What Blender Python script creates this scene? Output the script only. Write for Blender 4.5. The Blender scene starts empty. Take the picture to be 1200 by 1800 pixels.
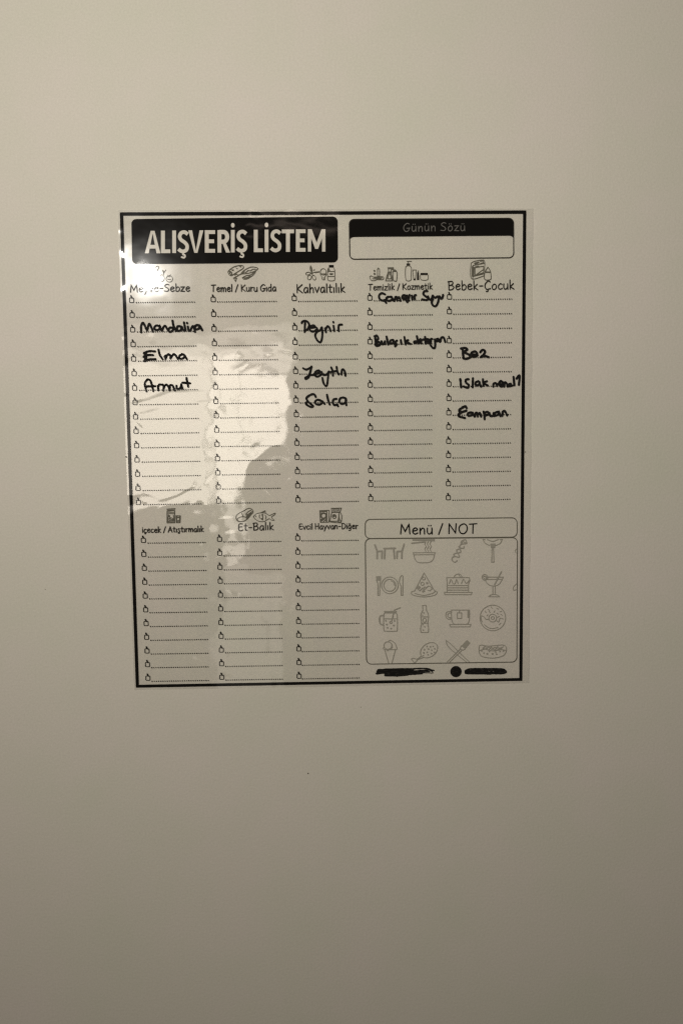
import bpy, math, random
from mathutils import Vector, Matrix, noise
from mathutils.geometry import tessellate_polygon
random.seed(4)
C = bpy.context.scene
COL = C.collection

# ------------------------------------------------------------------ camera
D = 0.52                      # metres from lens to wall
FOC = 1200.0                  # focal length in photograph pixels (1200 x 1800)
pit, yaw, rol = math.radians(4.190), math.radians(1.124), math.radians(-0.638)
fwd = Vector((math.sin(yaw)*math.cos(pit), math.cos(yaw)*math.cos(pit), -math.sin(pit)))
right = Vector((math.cos(yaw), -math.sin(yaw), 0))
up = right.cross(fwd)
cr, sr = math.cos(rol), math.sin(rol)
R_, U_ = cr*right + sr*up, -sr*right + cr*up
CAM = Vector((0, -D, 1.5))
cam = bpy.data.objects.new('camera', bpy.data.cameras.new('camera'))
COL.objects.link(cam)
m = Matrix((R_, U_, -fwd)).transposed().to_4x4(); m.translation = CAM
cam.matrix_world = m
cam.data.sensor_fit = 'VERTICAL'; cam.data.sensor_height = 36; cam.data.lens = FOC/1800*36
cam.data.clip_start = 0.01; cam.data.clip_end = 100
C.camera = cam

def P(px, py):
    """where a mark seen at this spot of the photograph lies on the wall: (x, z) in metres"""
    d = R_*((px-600)/FOC) - U_*((py-900)/FOC) + fwd
    t = D/d.y
    return (d.x*t, 1.5 + d.z*t)
MM = 0.001
PX = 0.433*MM                 # one photograph pixel on the wall

# ------------------------------------------------------------------ light
w = bpy.data.worlds.new('World'); C.world = w; w.use_nodes = True
bg = w.node_tree.nodes['Background']
bg.inputs[0].default_value = (1.0, 0.86, 0.66, 1); bg.inputs[1].default_value = 0.008

def area(name, sx, sy, loc, target, power, col, shape='RECTANGLE', spin=0):
    l = bpy.data.lights.new(name, 'AREA'); l.shape = shape; l.size = sx; l.size_y = sy
    l.energy = power; l.color = col
    o = bpy.data.objects.new(name, l); COL.objects.link(o); o.location = loc
    q = (Vector(target)-Vector(loc)).to_track_quat('-Z', 'Y')
    o.rotation_euler = (q.to_matrix() @ Matrix.Rotation(spin, 3, 'Z')).to_euler()
    return o
def mirror_spot(px, py, L):
    """the place in the room, L metres out from the wall, that the flat film mirrors to the lens at this spot"""
    x, z = P(px, py)
    k = L/D
    return (x + (x-CAM.x)*k, -L, z + (z-CAM.z)*k)
lx, ly, lz = mirror_spot(256, 483, 0.90)
area('ceiling_lamp', 0.025, 0.025, (lx, ly, lz), (lx+0.56*0.9, 0, lz-0.2*0.9), 3.9, (1.0, 0.962, 0.895), 'DISK').data.spread = math.radians(140)
# added area lamps behind the camera, shaped and dimmed to form the film's sheen
def mirrored(name, x0, y0, x1, y1, radiance, L=2.0, col=(1.0, 0.90, 0.765)):
    cx, cy, cz = mirror_spot((x0+x1)/2, (y0+y1)/2, L)
    k = PX*(1+L/D); sx, sz = (x1-x0)*k, (y1-y0)*k
    return area(name, sx, sz, (cx, cy, cz), (cx, 0, cz), radiance*math.pi*sx*sz, col)
mirrored('sheen_light_main', 196, 640, 364, 886, 3.9)  # area lamp standing in for the lit surface mirrored at left
mirrored('sheen_light_middle', 371, 636, 424, 884, 5.0)  # added brighter lamp to vary the sheen across the columns
mirrored('sheen_light_side', 426, 648, 508, 794, 5.0)  # added lamp that steps the sheen's right edge
mirrored('sheen_light_foot', 386, 886, 430, 1004, 2.0)  # added lamp for the sheen's lower tongue
mirrored('sheen_light_head', 215, 612, 508, 636, 2.7)  # added dimmer lamp, fades the sheen's top edge
mirrored('sheen_light_upper', 215, 580, 512, 610, 1.0)  # added fainter lamp, carries the fade further up
mirrored('sheen_light_low', 378, 1006, 492, 1215, 0.5)  # added dim lamp for the faint sheen down the second column
mirrored('title_sheen_light', 425, 390, 592, 401, 2.2, 2.0, (1.0, 0.80, 0.66))  # added weak warm lamp for the brown reflection on the title panel
C.view_settings.view_transform = 'Standard'; C.view_settings.look = 'None'
C.cycles.filter_width = 1.3
C.cycles.use_denoising = False
C.view_settings.exposure = 0; C.view_settings.gamma = 1

# ------------------------------------------------------------------ materials
def nodes(name):
    mt = bpy.data.materials.new(name); mt.use_nodes = True
    nt = mt.node_tree; nt.nodes.clear()
    return mt, nt, nt.nodes.new, nt.links.new
def fine_bump(nt, new, link, strength, dist=0.0004):
    g = new('ShaderNodeNewGeometry')
    n1 = new('ShaderNodeTexNoise'); n1.inputs['Scale'].default_value = 260; n1.inputs['Detail'].default_value = 3
    n2 = new('ShaderNodeTexNoise'); n2.inputs['Scale'].default_value = 60; n2.inputs['Detail'].default_value = 2
    link(g.outputs['Position'], n1.inputs['Vector']); link(g.outputs['Position'], n2.inputs['Vector'])
    a = new('ShaderNodeMath'); a.operation = 'MULTIPLY_ADD'; a.inputs[1].default_value = 0.22
    link(n1.outputs['Fac'], a.inputs[0]); link(n2.outputs['Fac'], a.inputs[2])
    b = new('ShaderNodeBump'); b.inputs['Strength'].default_value = strength; b.inputs['Distance'].default_value = dist
    link(a.outputs[0], b.inputs['Height'])
    return b
def glossy_mix(nt, new, link, under, rough=0.04, gain=2.4, bump=0.022):
    b = fine_bump(nt, new, link, bump)
    gl = new('ShaderNodeBsdfGlossy'); gl.distribution = 'BECKMANN'; gl.inputs['Roughness'].default_value = rough*1.5
    gl.inputs['Color'].default_value = (1, 1, 1, 1)
    link(b.outputs[0], gl.inputs['Normal'])
    fr = new('ShaderNodeFresnel'); fr.inputs['IOR'].default_value = 1.5
    link(b.outputs[0], fr.inputs['Normal'])
    ge = new('ShaderNodeNewGeometry')              # a thin sheet reflects alike from both of its sides
    io = new('ShaderNodeMath'); io.operation = 'MULTIPLY_ADD'; io.inputs[1].default_value = 1/1.5-1.5; io.inputs[2].default_value = 1.5
    link(ge.outputs['Backfacing'], io.inputs[0]); link(io.outputs[0], fr.inputs['IOR'])
    k = new('ShaderNodeMath'); k.operation = 'MULTIPLY'; k.inputs[1].default_value = gain; k.use_clamp = True
    link(fr.outputs[0], k.inputs[0])
    mx = new('ShaderNodeMixShader')
    hz = new('ShaderNodeBsdfGlossy'); hz.inputs['Roughness'].default_value = 0.15      # faint haze of handled plastic
    gm = new('ShaderNodeMixShader'); gm.inputs[0].default_value = 0.07
    link(gl.outputs[0], gm.inputs[1]); link(hz.outputs[0], gm.inputs[2])
    link(k.outputs[0], mx.inputs[0]); link(under.outputs[0], mx.inputs[1]); link(gm.outputs[0], mx.inputs[2])
    out = new('ShaderNodeOutputMaterial'); link(mx.outputs[0], out.inputs['Surface'])
WALL = (0.70, 0.655, 0.56)
def wall_colour(nt, new, link):
    g = new('ShaderNodeNewGeometry')
    n = new('ShaderNodeTexNoise'); n.inputs['Scale'].default_value = 9; n.inputs['Detail'].default_value = 5
    n.inputs['Roughness'].default_value = 0.65
    link(g.outputs['Position'], n.inputs['Vector'])
    r = new('ShaderNodeValToRGB'); r.color_ramp.elements[0].position = 0.3; r.color_ramp.elements[1].position = 0.7
    r.color_ramp.elements[0].color = (WALL[0]*0.955, WALL[1]*0.985, WALL[2]*0.945, 1)
    r.color_ramp.elements[1].color = (WALL[0]*1.03, WALL[1]*1.0, WALL[2]*1.03, 1)
    link(n.outputs['Fac'], r.inputs[0])
    n2 = new('ShaderNodeTexNoise'); n2.inputs['Scale'].default_value = 700; n2.inputs['Detail'].default_value = 3
    link(g.outputs['Position'], n2.inputs['Vector'])
    mr = new('ShaderNodeMapRange'); mr.inputs['From Min'].default_value = 0.25; mr.inputs['From Max'].default_value = 0.75
    mr.inputs['To Min'].default_value = 0.945; mr.inputs['To Max'].default_value = 1.05
    link(n2.outputs['Fac'], mr.inputs['Value'])
    mu = new('ShaderNodeVectorMath'); mu.operation = 'SCALE'
    link(r.outputs[0], mu.inputs[0]); link(mr.outputs[0], mu.inputs['Scale'])
    return mu.outputs[0]

mt, nt, new, link = nodes('painted_wall'); M_WALL = mt
p = new('ShaderNodeBsdfPrincipled'); link(wall_colour(nt, new, link), p.inputs['Base Color'])
p.inputs['Roughness'].default_value = 0.62; p.inputs['Specular IOR Level'].default_value = 0.3
g = new('ShaderNodeNewGeometry')
n = new('ShaderNodeTexNoise'); n.inputs['Scale'].default_value = 420; n.inputs['Detail'].default_value = 4
link(g.outputs['Position'], n.inputs['Vector'])
b = new('ShaderNodeBump'); b.inputs['Strength'].default_value = 0.3; b.inputs['Distance'].default_value = 0.0004
link(n.outputs['Fac'], b.inputs['Height']); link(b.outputs[0], p.inputs['Normal'])
o = new('ShaderNodeOutputMaterial'); link(p.outputs[0], o.inputs['Surface'])

mt, nt, new, link = nodes('clear_film'); M_FILM = mt
tr = new('ShaderNodeBsdfTransparent'); tr.inputs[0].default_value = (0.99, 0.99, 0.99, 1)
df = new('ShaderNodeBsdfDiffuse'); df.inputs[0].default_value = (0.86, 0.84, 0.79, 1)
mx0 = new('ShaderNodeMixShader'); mx0.inputs[0].default_value = 0.05
g = new('ShaderNodeNewGeometry'); mp = new('ShaderNodeMapping'); mp.inputs['Scale'].default_value = (36, 1, 13); mp.inputs['Rotation'].default_value = (0, 0.3, 0)
n = new('ShaderNodeTexNoise'); n.inputs['Scale'].default_value = 1; n.inputs['Detail'].default_value = 5; n.inputs['Roughness'].default_value = 0.6; n.inputs['Distortion'].default_value = 0.8
link(g.outputs['Position'], mp.inputs['Vector']); link(mp.outputs[0], n.inputs['Vector'])
mr = new('ShaderNodeMapRange'); mr.inputs['From Min'].default_value = 0.42; mr.inputs['From Max'].default_value = 0.75
mr.inputs['To Min'].default_value = 0.012; mr.inputs['To Max'].default_value = 0.20      # milky streaks where the film lies uneven
link(n.outputs['Fac'], mr.inputs['Value']); link(mr.outputs[0], mx0.inputs[0])
link(tr.outputs[0], mx0.inputs[1]); link(df.outputs[0], mx0.inputs[2])
glossy_mix(nt, new, link, mx0)

def ink(name, col, rough=0.04, gain=0.5, bump=0.022):
    mt, nt, new, link = nodes(name)
    d = new('ShaderNodeBsdfDiffuse')
    if col is None:
        link(wall_colour(nt, new, link), d.inputs[0])
    else:
        d.inputs[0].default_value = (*col, 1)
    glossy_mix(nt, new, link, d, rough, gain, bump)
    return mt
M_BLACK = ink('black_ink', (0.010, 0.009, 0.008))
M_TEXT = ink('thin_black_ink', (0.035, 0.031, 0.025))
M_DOT = ink('dotted_ink', (0.02, 0.018, 0.014))
M_LINE = ink('grey_line_ink', (0.13, 0.12, 0.09))
M_GREY = ink('pale_grey_ink', (0.35, 0.325, 0.265))
M_CLEAR = ink('unprinted_window', None, 0.04, 1.5)
M_SOZU = ink('dim_grey_ink', (0.15, 0.14, 0.125))
M_MARK = ink('marker_ink', (0.012, 0.010, 0.009), 0.5, 0.12, 0.3)
nt = M_MARK.node_tree; new = nt.nodes.new; link = nt.links.new          # the pen ran thinner in places
g = new('ShaderNodeNewGeometry'); mp = new('ShaderNodeMapping'); mp.inputs['Scale'].default_value = (300, 1, 1300)
n = new('ShaderNodeTexNoise'); n.inputs['Scale'].default_value = 1; n.inputs['Detail'].default_value = 3
cr_ = new('ShaderNodeValToRGB'); cr_.color_ramp.elements[0].position = 0.52; cr_.color_ramp.elements[0].color = (0.010, 0.009, 0.008, 1)
cr_.color_ramp.elements[1].position = 0.80; cr_.color_ramp.elements[1].color = (0.045, 0.04, 0.035, 1)
link(g.outputs['Position'], mp.inputs['Vector']); link(mp.outputs[0], n.inputs['Vector']); link(n.outputs['Fac'], cr_.inputs[0])
link(cr_.outputs[0], [q for q in nt.nodes if q.type == 'BSDF_DIFFUSE'][0].inputs[0])
M_SPECK = ink('dirt', (0.16, 0.14, 0.11), 0.6, 0.3, 0.3)

# ------------------------------------------------------------------ the film's relief (metres), a function of the place on the wall
FX0, FZ0 = P(207.5, 369.5)[0], P(207.5, 369.5)[1]
FX1, FZ1 = P(929, 1205)[0], P(240, 1212.5)[1]
def seg_dist(x, z, a, b):
    ax, az = a; bx, bz = b
    dx, dz = bx-ax, bz-az
    L2 = dx*dx+dz*dz
    t = max(0, min(1, ((x-ax)*dx+(z-az)*dz)/L2))
    ex, ez = x-ax-t*dx, z-az-t*dz
    side = 1 if (dx*(z-az)-dz*(x-ax)) > 0 else -1
    return math.hypot(ex, ez)*side, t
CREASES = [  # points in the photograph, half width px, height mm
    ([(222, 716), (262, 706), (300, 692), (368, 692)], 6, .059),
    ([(226, 736), (262, 728), (292, 720)], 7, .050),
    ([(330, 712), (365, 709), (400, 702)], 6, .040),
    ([(225, 868), (252, 866), (290, 872)], 7, .022),
    ([(232, 896), (290, 890), (330, 884), (372, 893)], 7, .018),
    ([(282, 878), (312, 868), (345, 850)], 4, .030),
    ([(366, 918), (400, 916), (440, 914)], 8, .09),
    ([(372, 1000), (405, 992), (440, 985)], 13, .20),
    ([(378, 958), (405, 945), (436, 950)], 12, .15),
    ([(288, 1100), (300, 1128), (330, 1155), (368, 1172)], 7, .09),
    ([(425, 850), (440, 815), (462, 795), (500, 770)], 9, .040),
    ([(380, 1035), (415, 1052), (470, 1062)], 9, .10),
    ([(690, 935), (688, 985), (700, 1040)], 10, .030),
    ([(700, 610), (708, 650), (700, 690)], 9, .028),
]
CREASES = [(p_, w_, h_*(3.3 if .035 < h_ < .06 and p_[0][1] < 740 else 2.0 if h_ < .06 else 1.3)) for p_, w_, h_ in CREASES]
rc = random.Random(11)
for i in range(70):                       # short crinkles left by pressing the film on
    left = rc.random() < .8
    x = rc.uniform(226, 520) if left else rc.uniform(520, 910); y = rc.uniform(560, 1190)
    if rc.random() < .4: y = rc.uniform(840, 990); x = rc.uniform(232, 500)
    L_ = rc.uniform(9, 42); a = rc.gauss(-0.25, 0.45); bnd = rc.uniform(-.35, .35)
    pts = [(x, y), (x+L_*.5*math.cos(a), y+L_*.5*math.sin(a)), (x+L_*.5*math.cos(a)+L_*.5*math.cos(a+bnd), y+L_*.5*math.sin(a)+L_*.5*math.sin(a+bnd))]
    CREASES.append((pts, rc.uniform(2.6, 6), rc.choice((-1, 1))*rc.uniform(.012, .06)*(1 if left else .6)))
CR = [([P(*q) for q in pts], wd*PX, h*MM) for pts, wd, h in CREASES]
CRB = []
for pts, wd, h in CR:
    xs = [q[0] for q in pts]; zs = [q[1] for q in pts]
    CRB.append((min(xs)-4*wd, max(xs)+4*wd, min(zs)-4*wd, max(zs)+4*wd))
LIFT = [(403, 6, .13), (441, 10, .13), (512, 9, .13), (591, 5, .08), (699, 5, .22), (803, 9, .12), (868, 12, .14), (960, 20, .08), (1090, 25, .07)]
LIFTW = [(P(214, y)[1], s*PX, a*MM) for y, s, a in LIFT]
BLX, BLZ = P(262, 480)
def relief(x, z):
    u = (x-FX0)/(FX1-FX0)
    damp = 1.0 - 0.60*max(0, min(1, (u-0.30)/0.3))
    near = 1-0.8*math.exp(-(((x-BLX)/(52*PX))**2+((z-BLZ)/(55*PX))**2))     # pulled tight under the panel's corner
    damp *= near
    h = 0.0
    h += damp*0.13*MM*noise.noise(Vector((x*30, z*38, 1.3)))
    h += damp*0.060*MM*noise.noise(Vector((x*75+3, z*105, 7.7)))
    h += damp*0.034*MM*noise.noise(Vector((x*120+1, z*22, 2.7)))
    h += damp*0.009*MM*noise.noise(Vector((x*190, z*270, 4.1)))
    for (pts, wd, hh), bb in zip(CR, CRB):
        if x < bb[0] or x > bb[1] or z < bb[2] or z > bb[3]: continue
        best = None
        n_ = len(pts)-1
        for i in range(n_):
            d, t = seg_dist(x, z, pts[i], pts[i+1])
            if best is None or abs(d) < abs(best[0]): best = (d, (i+t)/n_)
        e = math.sin(math.pi*(0.08+0.84*best[1]))
        h += hh*e*math.exp(-(best[0]/wd)**2)
    ex = (x-FX0)
    if ex < 0.03:
        for zc, s, a in LIFTW:
            q = (z-zc)/s
            if abs(q) < 3.2:
                h += a*math.exp(-q*q)*math.exp(-(ex/0.0032)**2)
    # the film stands a little off the wall along its other edges
    er, et, eb = FX1-x, FZ0-z, z-FZ1
    h += 0.05*MM*math.exp(-(er/0.004)**2)*(1+noise.noise(Vector((0, z*90, 0))))
    h += 0.04*MM*math.exp(-(et/0.0035)**2)*(1+noise.noise(Vector((x*70, 3, 0))))
    h += 0.04*MM*math.exp(-(eb/0.0035)**2)*(1+noise.noise(Vector((x*70, 9, 0))))
    return h
def normal_at(x, z):
    e = 0.0003
    hx = (relief(x+e, z)-relief(x-e, z))/(2*e)
    hz = (relief(x, z+e)-relief(x, z-e))/(2*e)
    return Vector((-hx, -1, -hz)).normalized()      # the film's face looks towards -y
BASE = 0.45*MM
PRINT = 0.14*MM

# ------------------------------------------------------------------ the wall
def link_mesh(name, verts, faces, mat, parent=None, normals=None):
    me = bpy.data.meshes.new(name); me.from_pydata(verts, [], faces); me.update()
    me.materials.append(mat)
    if normals:
        for pl in me.polygons: pl.use_smooth = True
        me.normals_split_custom_set_from_vertices(normals)
    o = bpy.data.objects.new(name, me); COL.objects.link(o)
    if parent: o.parent = parent
    return o
wv = [(-2, 0, 0), (2, 0, 0), (2, 0, 2.6), (-2, 0, 2.6), (-2, .12, 0), (2, .12, 0), (2, .12, 2.6), (-2, .12, 2.6)]
wall = link_mesh('wall', wv, [(0, 1, 2, 3), (5, 4, 7, 6), (4, 0, 3, 7), (1, 5, 6, 2), (3, 2, 6, 7), (4, 5, 1, 0)], M_WALL)
wall['kind'] = 'structure'
for (sx, sy, sr_) in ((541.5, 1359.5, 1.7), (222.5, 803, 1.6), (922.5, 794.5, 1.5), (80, 1036, 0.9), (634, 1243, .9)):
    x, z = P(sx, sy)
    k = 9
    vs = [(x+math.cos(i*2*math.pi/k)*sr_*PX*random.uniform(.6, 1.1), 0.0, z+math.sin(i*2*math.pi/k)*sr_*PX*random.uniform(.6, 1.1)) for i in range(k)]
    yy = -(BASE+0.25*MM) if sy == 803 else -0.02*MM
    vs = [(a, yy, c) for a, b_, c in vs] + [(x, yy-0.25*MM, z)]
    link_mesh('speck', vs, [(i, (i+1) % k, k) for i in range(k)], M_SPECK, wall)

# ------------------------------------------------------------------ the sheet
OX, OZ = (FX0+FX1)/2, (FZ0+FZ1)/2
sheet = bpy.data.objects.new('shopping_list_sheet', None); COL.objects.link(sheet)
sheet.location = (OX, 0, OZ); sheet.empty_display_size = 0.05
sheet['label'] = 'clear glossy plastic shopping list with black print and marker words, stuck to cream wall'
sheet['category'] = 'shopping list'
def rel(x, y, z): return (x-OX, y, z-OZ)

def put(name, pts_faces, mat, layer=0, parent=None, label=None, normals=True):
    """pts_faces: (list of (x, z, extra lift), faces) printed on the film"""
    pts, faces = pts_faces
    cx = sum(q[0] for q in pts)/len(pts); cz = sum(q[1] for q in pts)/len(pts)
    vs, ns = [], []
    for x, z, l in pts:
        vs.append((x-cx, -(BASE+relief(x, z)+PRINT+layer*0.05*MM+l), z-cz)); ns.append(normal_at(x, z))
    # faces must look towards -y
    me = bpy.data.meshes.new(name); me.from_pydata(vs, [], faces); me.update()
    flip = [p.index for p in me.polygons if p.normal.y > 0]
    if flip:
        fs = [tuple(reversed(f)) if i in set(flip) else f for i, f in enumerate(faces)]
        me = bpy.data.meshes.new(name); me.from_pydata(vs, [], fs); me.update()
    me.materials.append(mat)
    for pl in me.polygons: pl.use_smooth = True
    me.normals_split_custom_set_from_vertices(ns)
    o = bpy.data.objects.new(name, me); COL.objects.link(o)
    par = parent or sheet
    o.parent = par
    if par is sheet: o.location = (cx-OX, 0, cz-OZ)
    else: o.location = (cx-OX-par.location.x, 0, cz-OZ-par.location.z)
    if label: o['label'] = label
    return o

# the film itself: a fine grid with a slightly uneven cut edge
NX, NZ = 420, 500
import numpy as np
HG = np.array([[relief(FX0+(FX1-FX0)*i/NX, FZ1+(FZ0-FZ1)*j/NZ) for i in range(NX+1)] for j in range(NZ+1)])
GZ, GX = np.gradient(HG, (FZ0-FZ1)/NZ, (FX1-FX0)/NX)
vs, ns, fs = [], [], []
for j in range(NZ+1):
    for i in range(NX+1):
        x = FX0+(FX1-FX0)*i/NX; z = FZ1+(FZ0-FZ1)*j/NZ
        if i == 0: x += 0.25*MM*noise.noise(Vector((0, z*60, 2)))
        if i == NX: x += 0.8*MM*noise.noise(Vector((5, z*45, 2)))
        if j == 0: z += 0.5*MM*noise.noise(Vector((x*40, 2, 2)))
        vs.append(rel(x, -(BASE+HG[j, i]), z)); ns.append(Vector((-GX[j, i], -1, -GZ[j, i])).normalized())
for j in range(NZ):
    for i in range(NX):
        a = j*(NX+1)+i
        fs.append((a, a+1, a+NX+2, a+NX+1))
link_mesh('film', vs, fs, M_FILM, sheet, ns)

# ------------------------------------------------------------------ pen strokes
def catmull(pts, closed=False, n=6):
    if len(pts) < 3: return pts
    out = []; L = len(pts)
    rng = range(L) if closed else range(L-1)
    for i in rng:
        if closed: p0, p1, p2, p3 = pts[i-1], pts[i], pts[(i+1) % L], pts[(i+2) % L]
        else: p0, p1, p2, p3 = pts[max(i-1, 0)], pts[i], pts[i+1], pts[min(i+2, L-1)]
        for k in range(n):
            t = k/n
            out.append(tuple(0.5*((2*p1[c])+(-p0[c]+p2[c])*t+(2*p0[c]-5*p1[c]+4*p2[c]-p3[c])*t*t+(-p0[c]+3*p1[c]-3*p2[c]+p3[c])*t**3) for c in (0, 1)))
    if not closed: out.append(pts[-1])
    return out
class Ink:
    """collects strokes and fills given on the wall plane (x, z)"""
    def __init__(s): s.v = []; s.f = []; s.k = 0
    def lift(s): s.k += 1; return s.k*0.0035*MM
    def stroke(s, pts, width, closed=False, caps=True, taper=0.0, step=1.6*MM, wob=0.0):
        q = [pts[0]]
        src = pts+[pts[0]] if closed else pts
        for a, b in zip(src, src[1:]):
            d = math.hypot(b[0]-a[0], b[1]-a[1])
            if d < 1e-7: continue
            n = max(1, int(d/step))
            for i in range(1, n+1): q.append((a[0]+(b[0]-a[0])*i/n, a[1]+(b[1]-a[1])*i/n))
        if closed: q = q[:-1]
        n = len(q)
        if n < 2: return s.disc(pts[0], width/2)
        l0 = s.lift(); base = len(s.v); hw = width/2
        def nrm(a, b):
            dx, dz = b[0]-a[0], b[1]-a[1]; L = math.hypot(dx, dz) or 1e-9
            return (-dz/L, dx/L)
        ph = random.random()*50
        for i in range(n):
            if closed or 0 < i < n-1:
                n1 = nrm(q[i-1], q[i]); n2 = nrm(q[i], q[(i+1) % n])
                mx, mz = n1[0]+n2[0], n1[1]+n2[1]; L = math.hypot(mx, mz)
                if L < 0.5: mx, mz, sc = n2[0], n2[1], 1
                else: mx, mz = mx/L, mz/L; sc = min(1.8, 1/max(0.4, mx*n1[0]+mz*n1[1]))
            elif i == 0: (mx, mz), sc = nrm(q[0], q[1]), 1
            else: (mx, mz), sc = nrm(q[-2], q[-1]), 1
            h = hw*sc*(1-taper*abs(2*i/(n-1)-1)**3)*(1+wob*noise.noise(Vector((ph, i*0.55, 0))))
            lift = l0+0.012*MM*i/n
            s.v.append((q[i][0]+mx*h, q[i][1]+mz*h, lift)); s.v.append((q[i][0]-mx*h, q[i][1]-mz*h, lift))
        for i in range(n if closed else n-1):
            a = base+2*i; b = base+2*((i+1) % n)
            s.f.append((a, a+1, b+1, b))
        if caps and not closed:
            for end, other in ((0, 1), (n-1, n-2)):
                c = q[end]; dx, dz = c[0]-q[other][0], c[1]-q[other][1]
                a0 = math.atan2(dz, dx); hh = hw*(1-taper)
                i0 = len(s.v); lift = l0+0.012*MM*end/n
                s.v.append((c[0], c[1], lift))
                for k in range(7):
                    t = a0-math.pi/2+math.pi*k/6
                    s.v.append((c[0]+math.cos(t)*hh, c[1]+math.sin(t)*hh, lift))
                for k in range(6): s.f.append((i0, i0+1+k, i0+2+k))
        # round joints at sharp corners so the pen line has no nicks
        if not closed:
            for i in range(1, n-1):
                n1 = nrm(q[i-1], q[i]); n2 = nrm(q[i], q[i+1])
                if n1[0]*n2[0]+n1[1]*n2[1] < 0.55: s.disc(q[i], hw*0.98, 10)
    def disc(s, c, r, n=14, ry=None, rot=0):
        l = s.lift(); i0 = len(s.v); ry = ry or r
        s.v.append((c[0], c[1], l))
        for k in range(n):
            a = 2*math.pi*k/n; u, v = r*math.cos(a), ry*math.sin(a)
            s.v.append((c[0]+u*math.cos(rot)-v*math.sin(rot), c[1]+u*math.sin(rot)+v*math.cos(rot), l))
        for k in range(n): s.f.append((i0, i0+1+k, i0+1+(k+1) % n))
    def fill(s, pts):
        l = s.lift(); i0 = len(s.v)
        for q in pts: s.v.append((q[0], q[1], l))
        for t in tessellate_polygon([[Vector((q[0], q[1], 0)) for q in pts]]): s.f.append(tuple(i0+k for k in t))
    def columns(s, fn, n, m):
        """fn(u, v) -> photograph pixel; a grid of quads"""
        l = s.lift(); i0 = len(s.v)
        for i in range(n+1):
            for j in range(m+1):
                x, z = P(*fn(i/n, j/m)); s.v.append((x, z, l))
        for i in range(n):
            for j in range(m):
                a = i0+i*(m+1)+j
                s.f.append((a, a+1, a+m+2, a+m+1))
    def out(s): return (s.v, s.f)
def nums(t): return [tuple(float(c) for c in q.split(',')) for q in t.split()]
def draw(ik, spec, frame, width):
    """spec lines: L line, C closed line, S smooth, Q smooth closed, F fill, O ellipse ring, D dot; frame = (x0, y0, zoom)"""
    x0, y0, k = frame
    def cv(q): return P(x0+q[0]/k, y0+q[1]/k)
    for ln in spec.strip().split(';'):
        ln = ln.strip()
        if not ln: continue
        op, rest = ln[0], ln[1:].strip(); wd = width
        if rest.startswith('*'):
            f_, rest = rest[1:].split(' ', 1); wd = width*float(f_)
        if op in 'OD':
            v = [float(c) for c in rest.split(',')]
            cx, cy, rx = v[:3]; ry = v[3] if len(v) > 3 else rx; rot = math.radians(v[4]) if len(v) > 4 else 0
            n = 8 if op == 'D' else 26
            pts = []
            for i in range(n):
                a = 2*math.pi*i/n; u, t = rx*math.cos(a), ry*math.sin(a)
                pts.append(cv((cx+u*math.cos(rot)-t*math.sin(rot), cy+u*math.sin(rot)+t*math.cos(rot))))
            if op == 'O': ik.stroke(pts, wd*PX, True)
            else: ik.fill(pts)
            continue
        q = nums(rest)
        if op == 'L': ik.stroke([cv(a) for a in q], wd*PX)
        elif op == 'C': ik.stroke([cv(a) for a in q], wd*PX, True)
        elif op == 'S': ik.stroke([cv(a) for a in catmull(q)], wd*PX)
        elif op == 'Q': ik.stroke([cv(a) for a in catmull(q, True)], wd*PX, True)
        elif op == 'F': ik.fill([cv(a) for a in q])

# ------------------------------------------------------------------ border line
ik = Ink()
c4 = [(214.2, 376.6), (921, 373.2), (914.2, 1193.8), (242, 1205.8)]
wd = [5.5, 5.6, 5.2, 5.5]
for i in range(4):
    a, b = P(*c4[i]), P(*c4[(i+1) % 4])
    ik.stroke([a, b], wd[i]*PX, caps=False, wob=0.05)
for q in c4:
    x, z = P(*q); r = 2.6*PX
    ik.fill([(x-r, z-r), (x+r, z-r), (x+r, z+r), (x-r, z+r)])
put('border_line', ik.out(), M_BLACK)

# ------------------------------------------------------------------ title panel and its letters
def quad_px(c, u, v):
    (ax, ay), (bx, by), (cx, cy), (dx, dy) = c
    return ((ax*(1-u)+bx*u)*(1-v)+(dx*(1-u)+cx*u)*v, (ay*(1-u)+by*u)*(1-v)+(dy*(1-u)+cy*u)*v)
def rr_cut(u, wpx, hpx, r):
    """how much of the height a rounded corner cuts away at column u"""
    x = min(u, 1-u)*wpx
    return 0 if x >= r else (r-math.sqrt(max(0, r*r-(r-x)**2)))/hpx
TP = [(231.5, 385.5), (593, 381), (593.5, 461.3), (233, 464.6)]
def ease(u, k=0.03):   # more columns near the rounded ends
    return u
ik = Ink()
def fn(u, v):
    cut = rr_cut(u, 361, 80, 8.5)
    return quad_px(TP, u, cut+(1-2*cut)*v)
# non-uniform columns: build three strips so the corners stay round
def strip(ik, c, wpx, hpx, r, top=True, bottom=True):
    e = r/wpx
    us = [e*(1-math.cos(math.pi/2*i/7)) for i in range(8)]
    us += [e+(1-2*e)*i/90 for i in range(1, 90)]
    us += [1-x for x in reversed(us[:8])]
    m = 24
    l = ik.lift(); i0 = len(ik.v)
    for u in us:
        cut = rr_cut(u, wpx, hpx, r)
        for j in range(m+1):
            a = cut if top else 0; b = 1-cut if bottom else 1
            x, z = P(*quad_px(c, u, a+(b-a)*j/m)); ik.v.append((x, z, l))
    for i in range(len(us)-1):
        for j in range(m):
            a = i0+i*(m+1)+j
            ik.f.append((a, a+1, a+m+2, a+m+1))
strip(ik, TP, 361, 80, 8.5)
panel = put('title_panel', ik.out(), M_BLACK)

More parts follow.
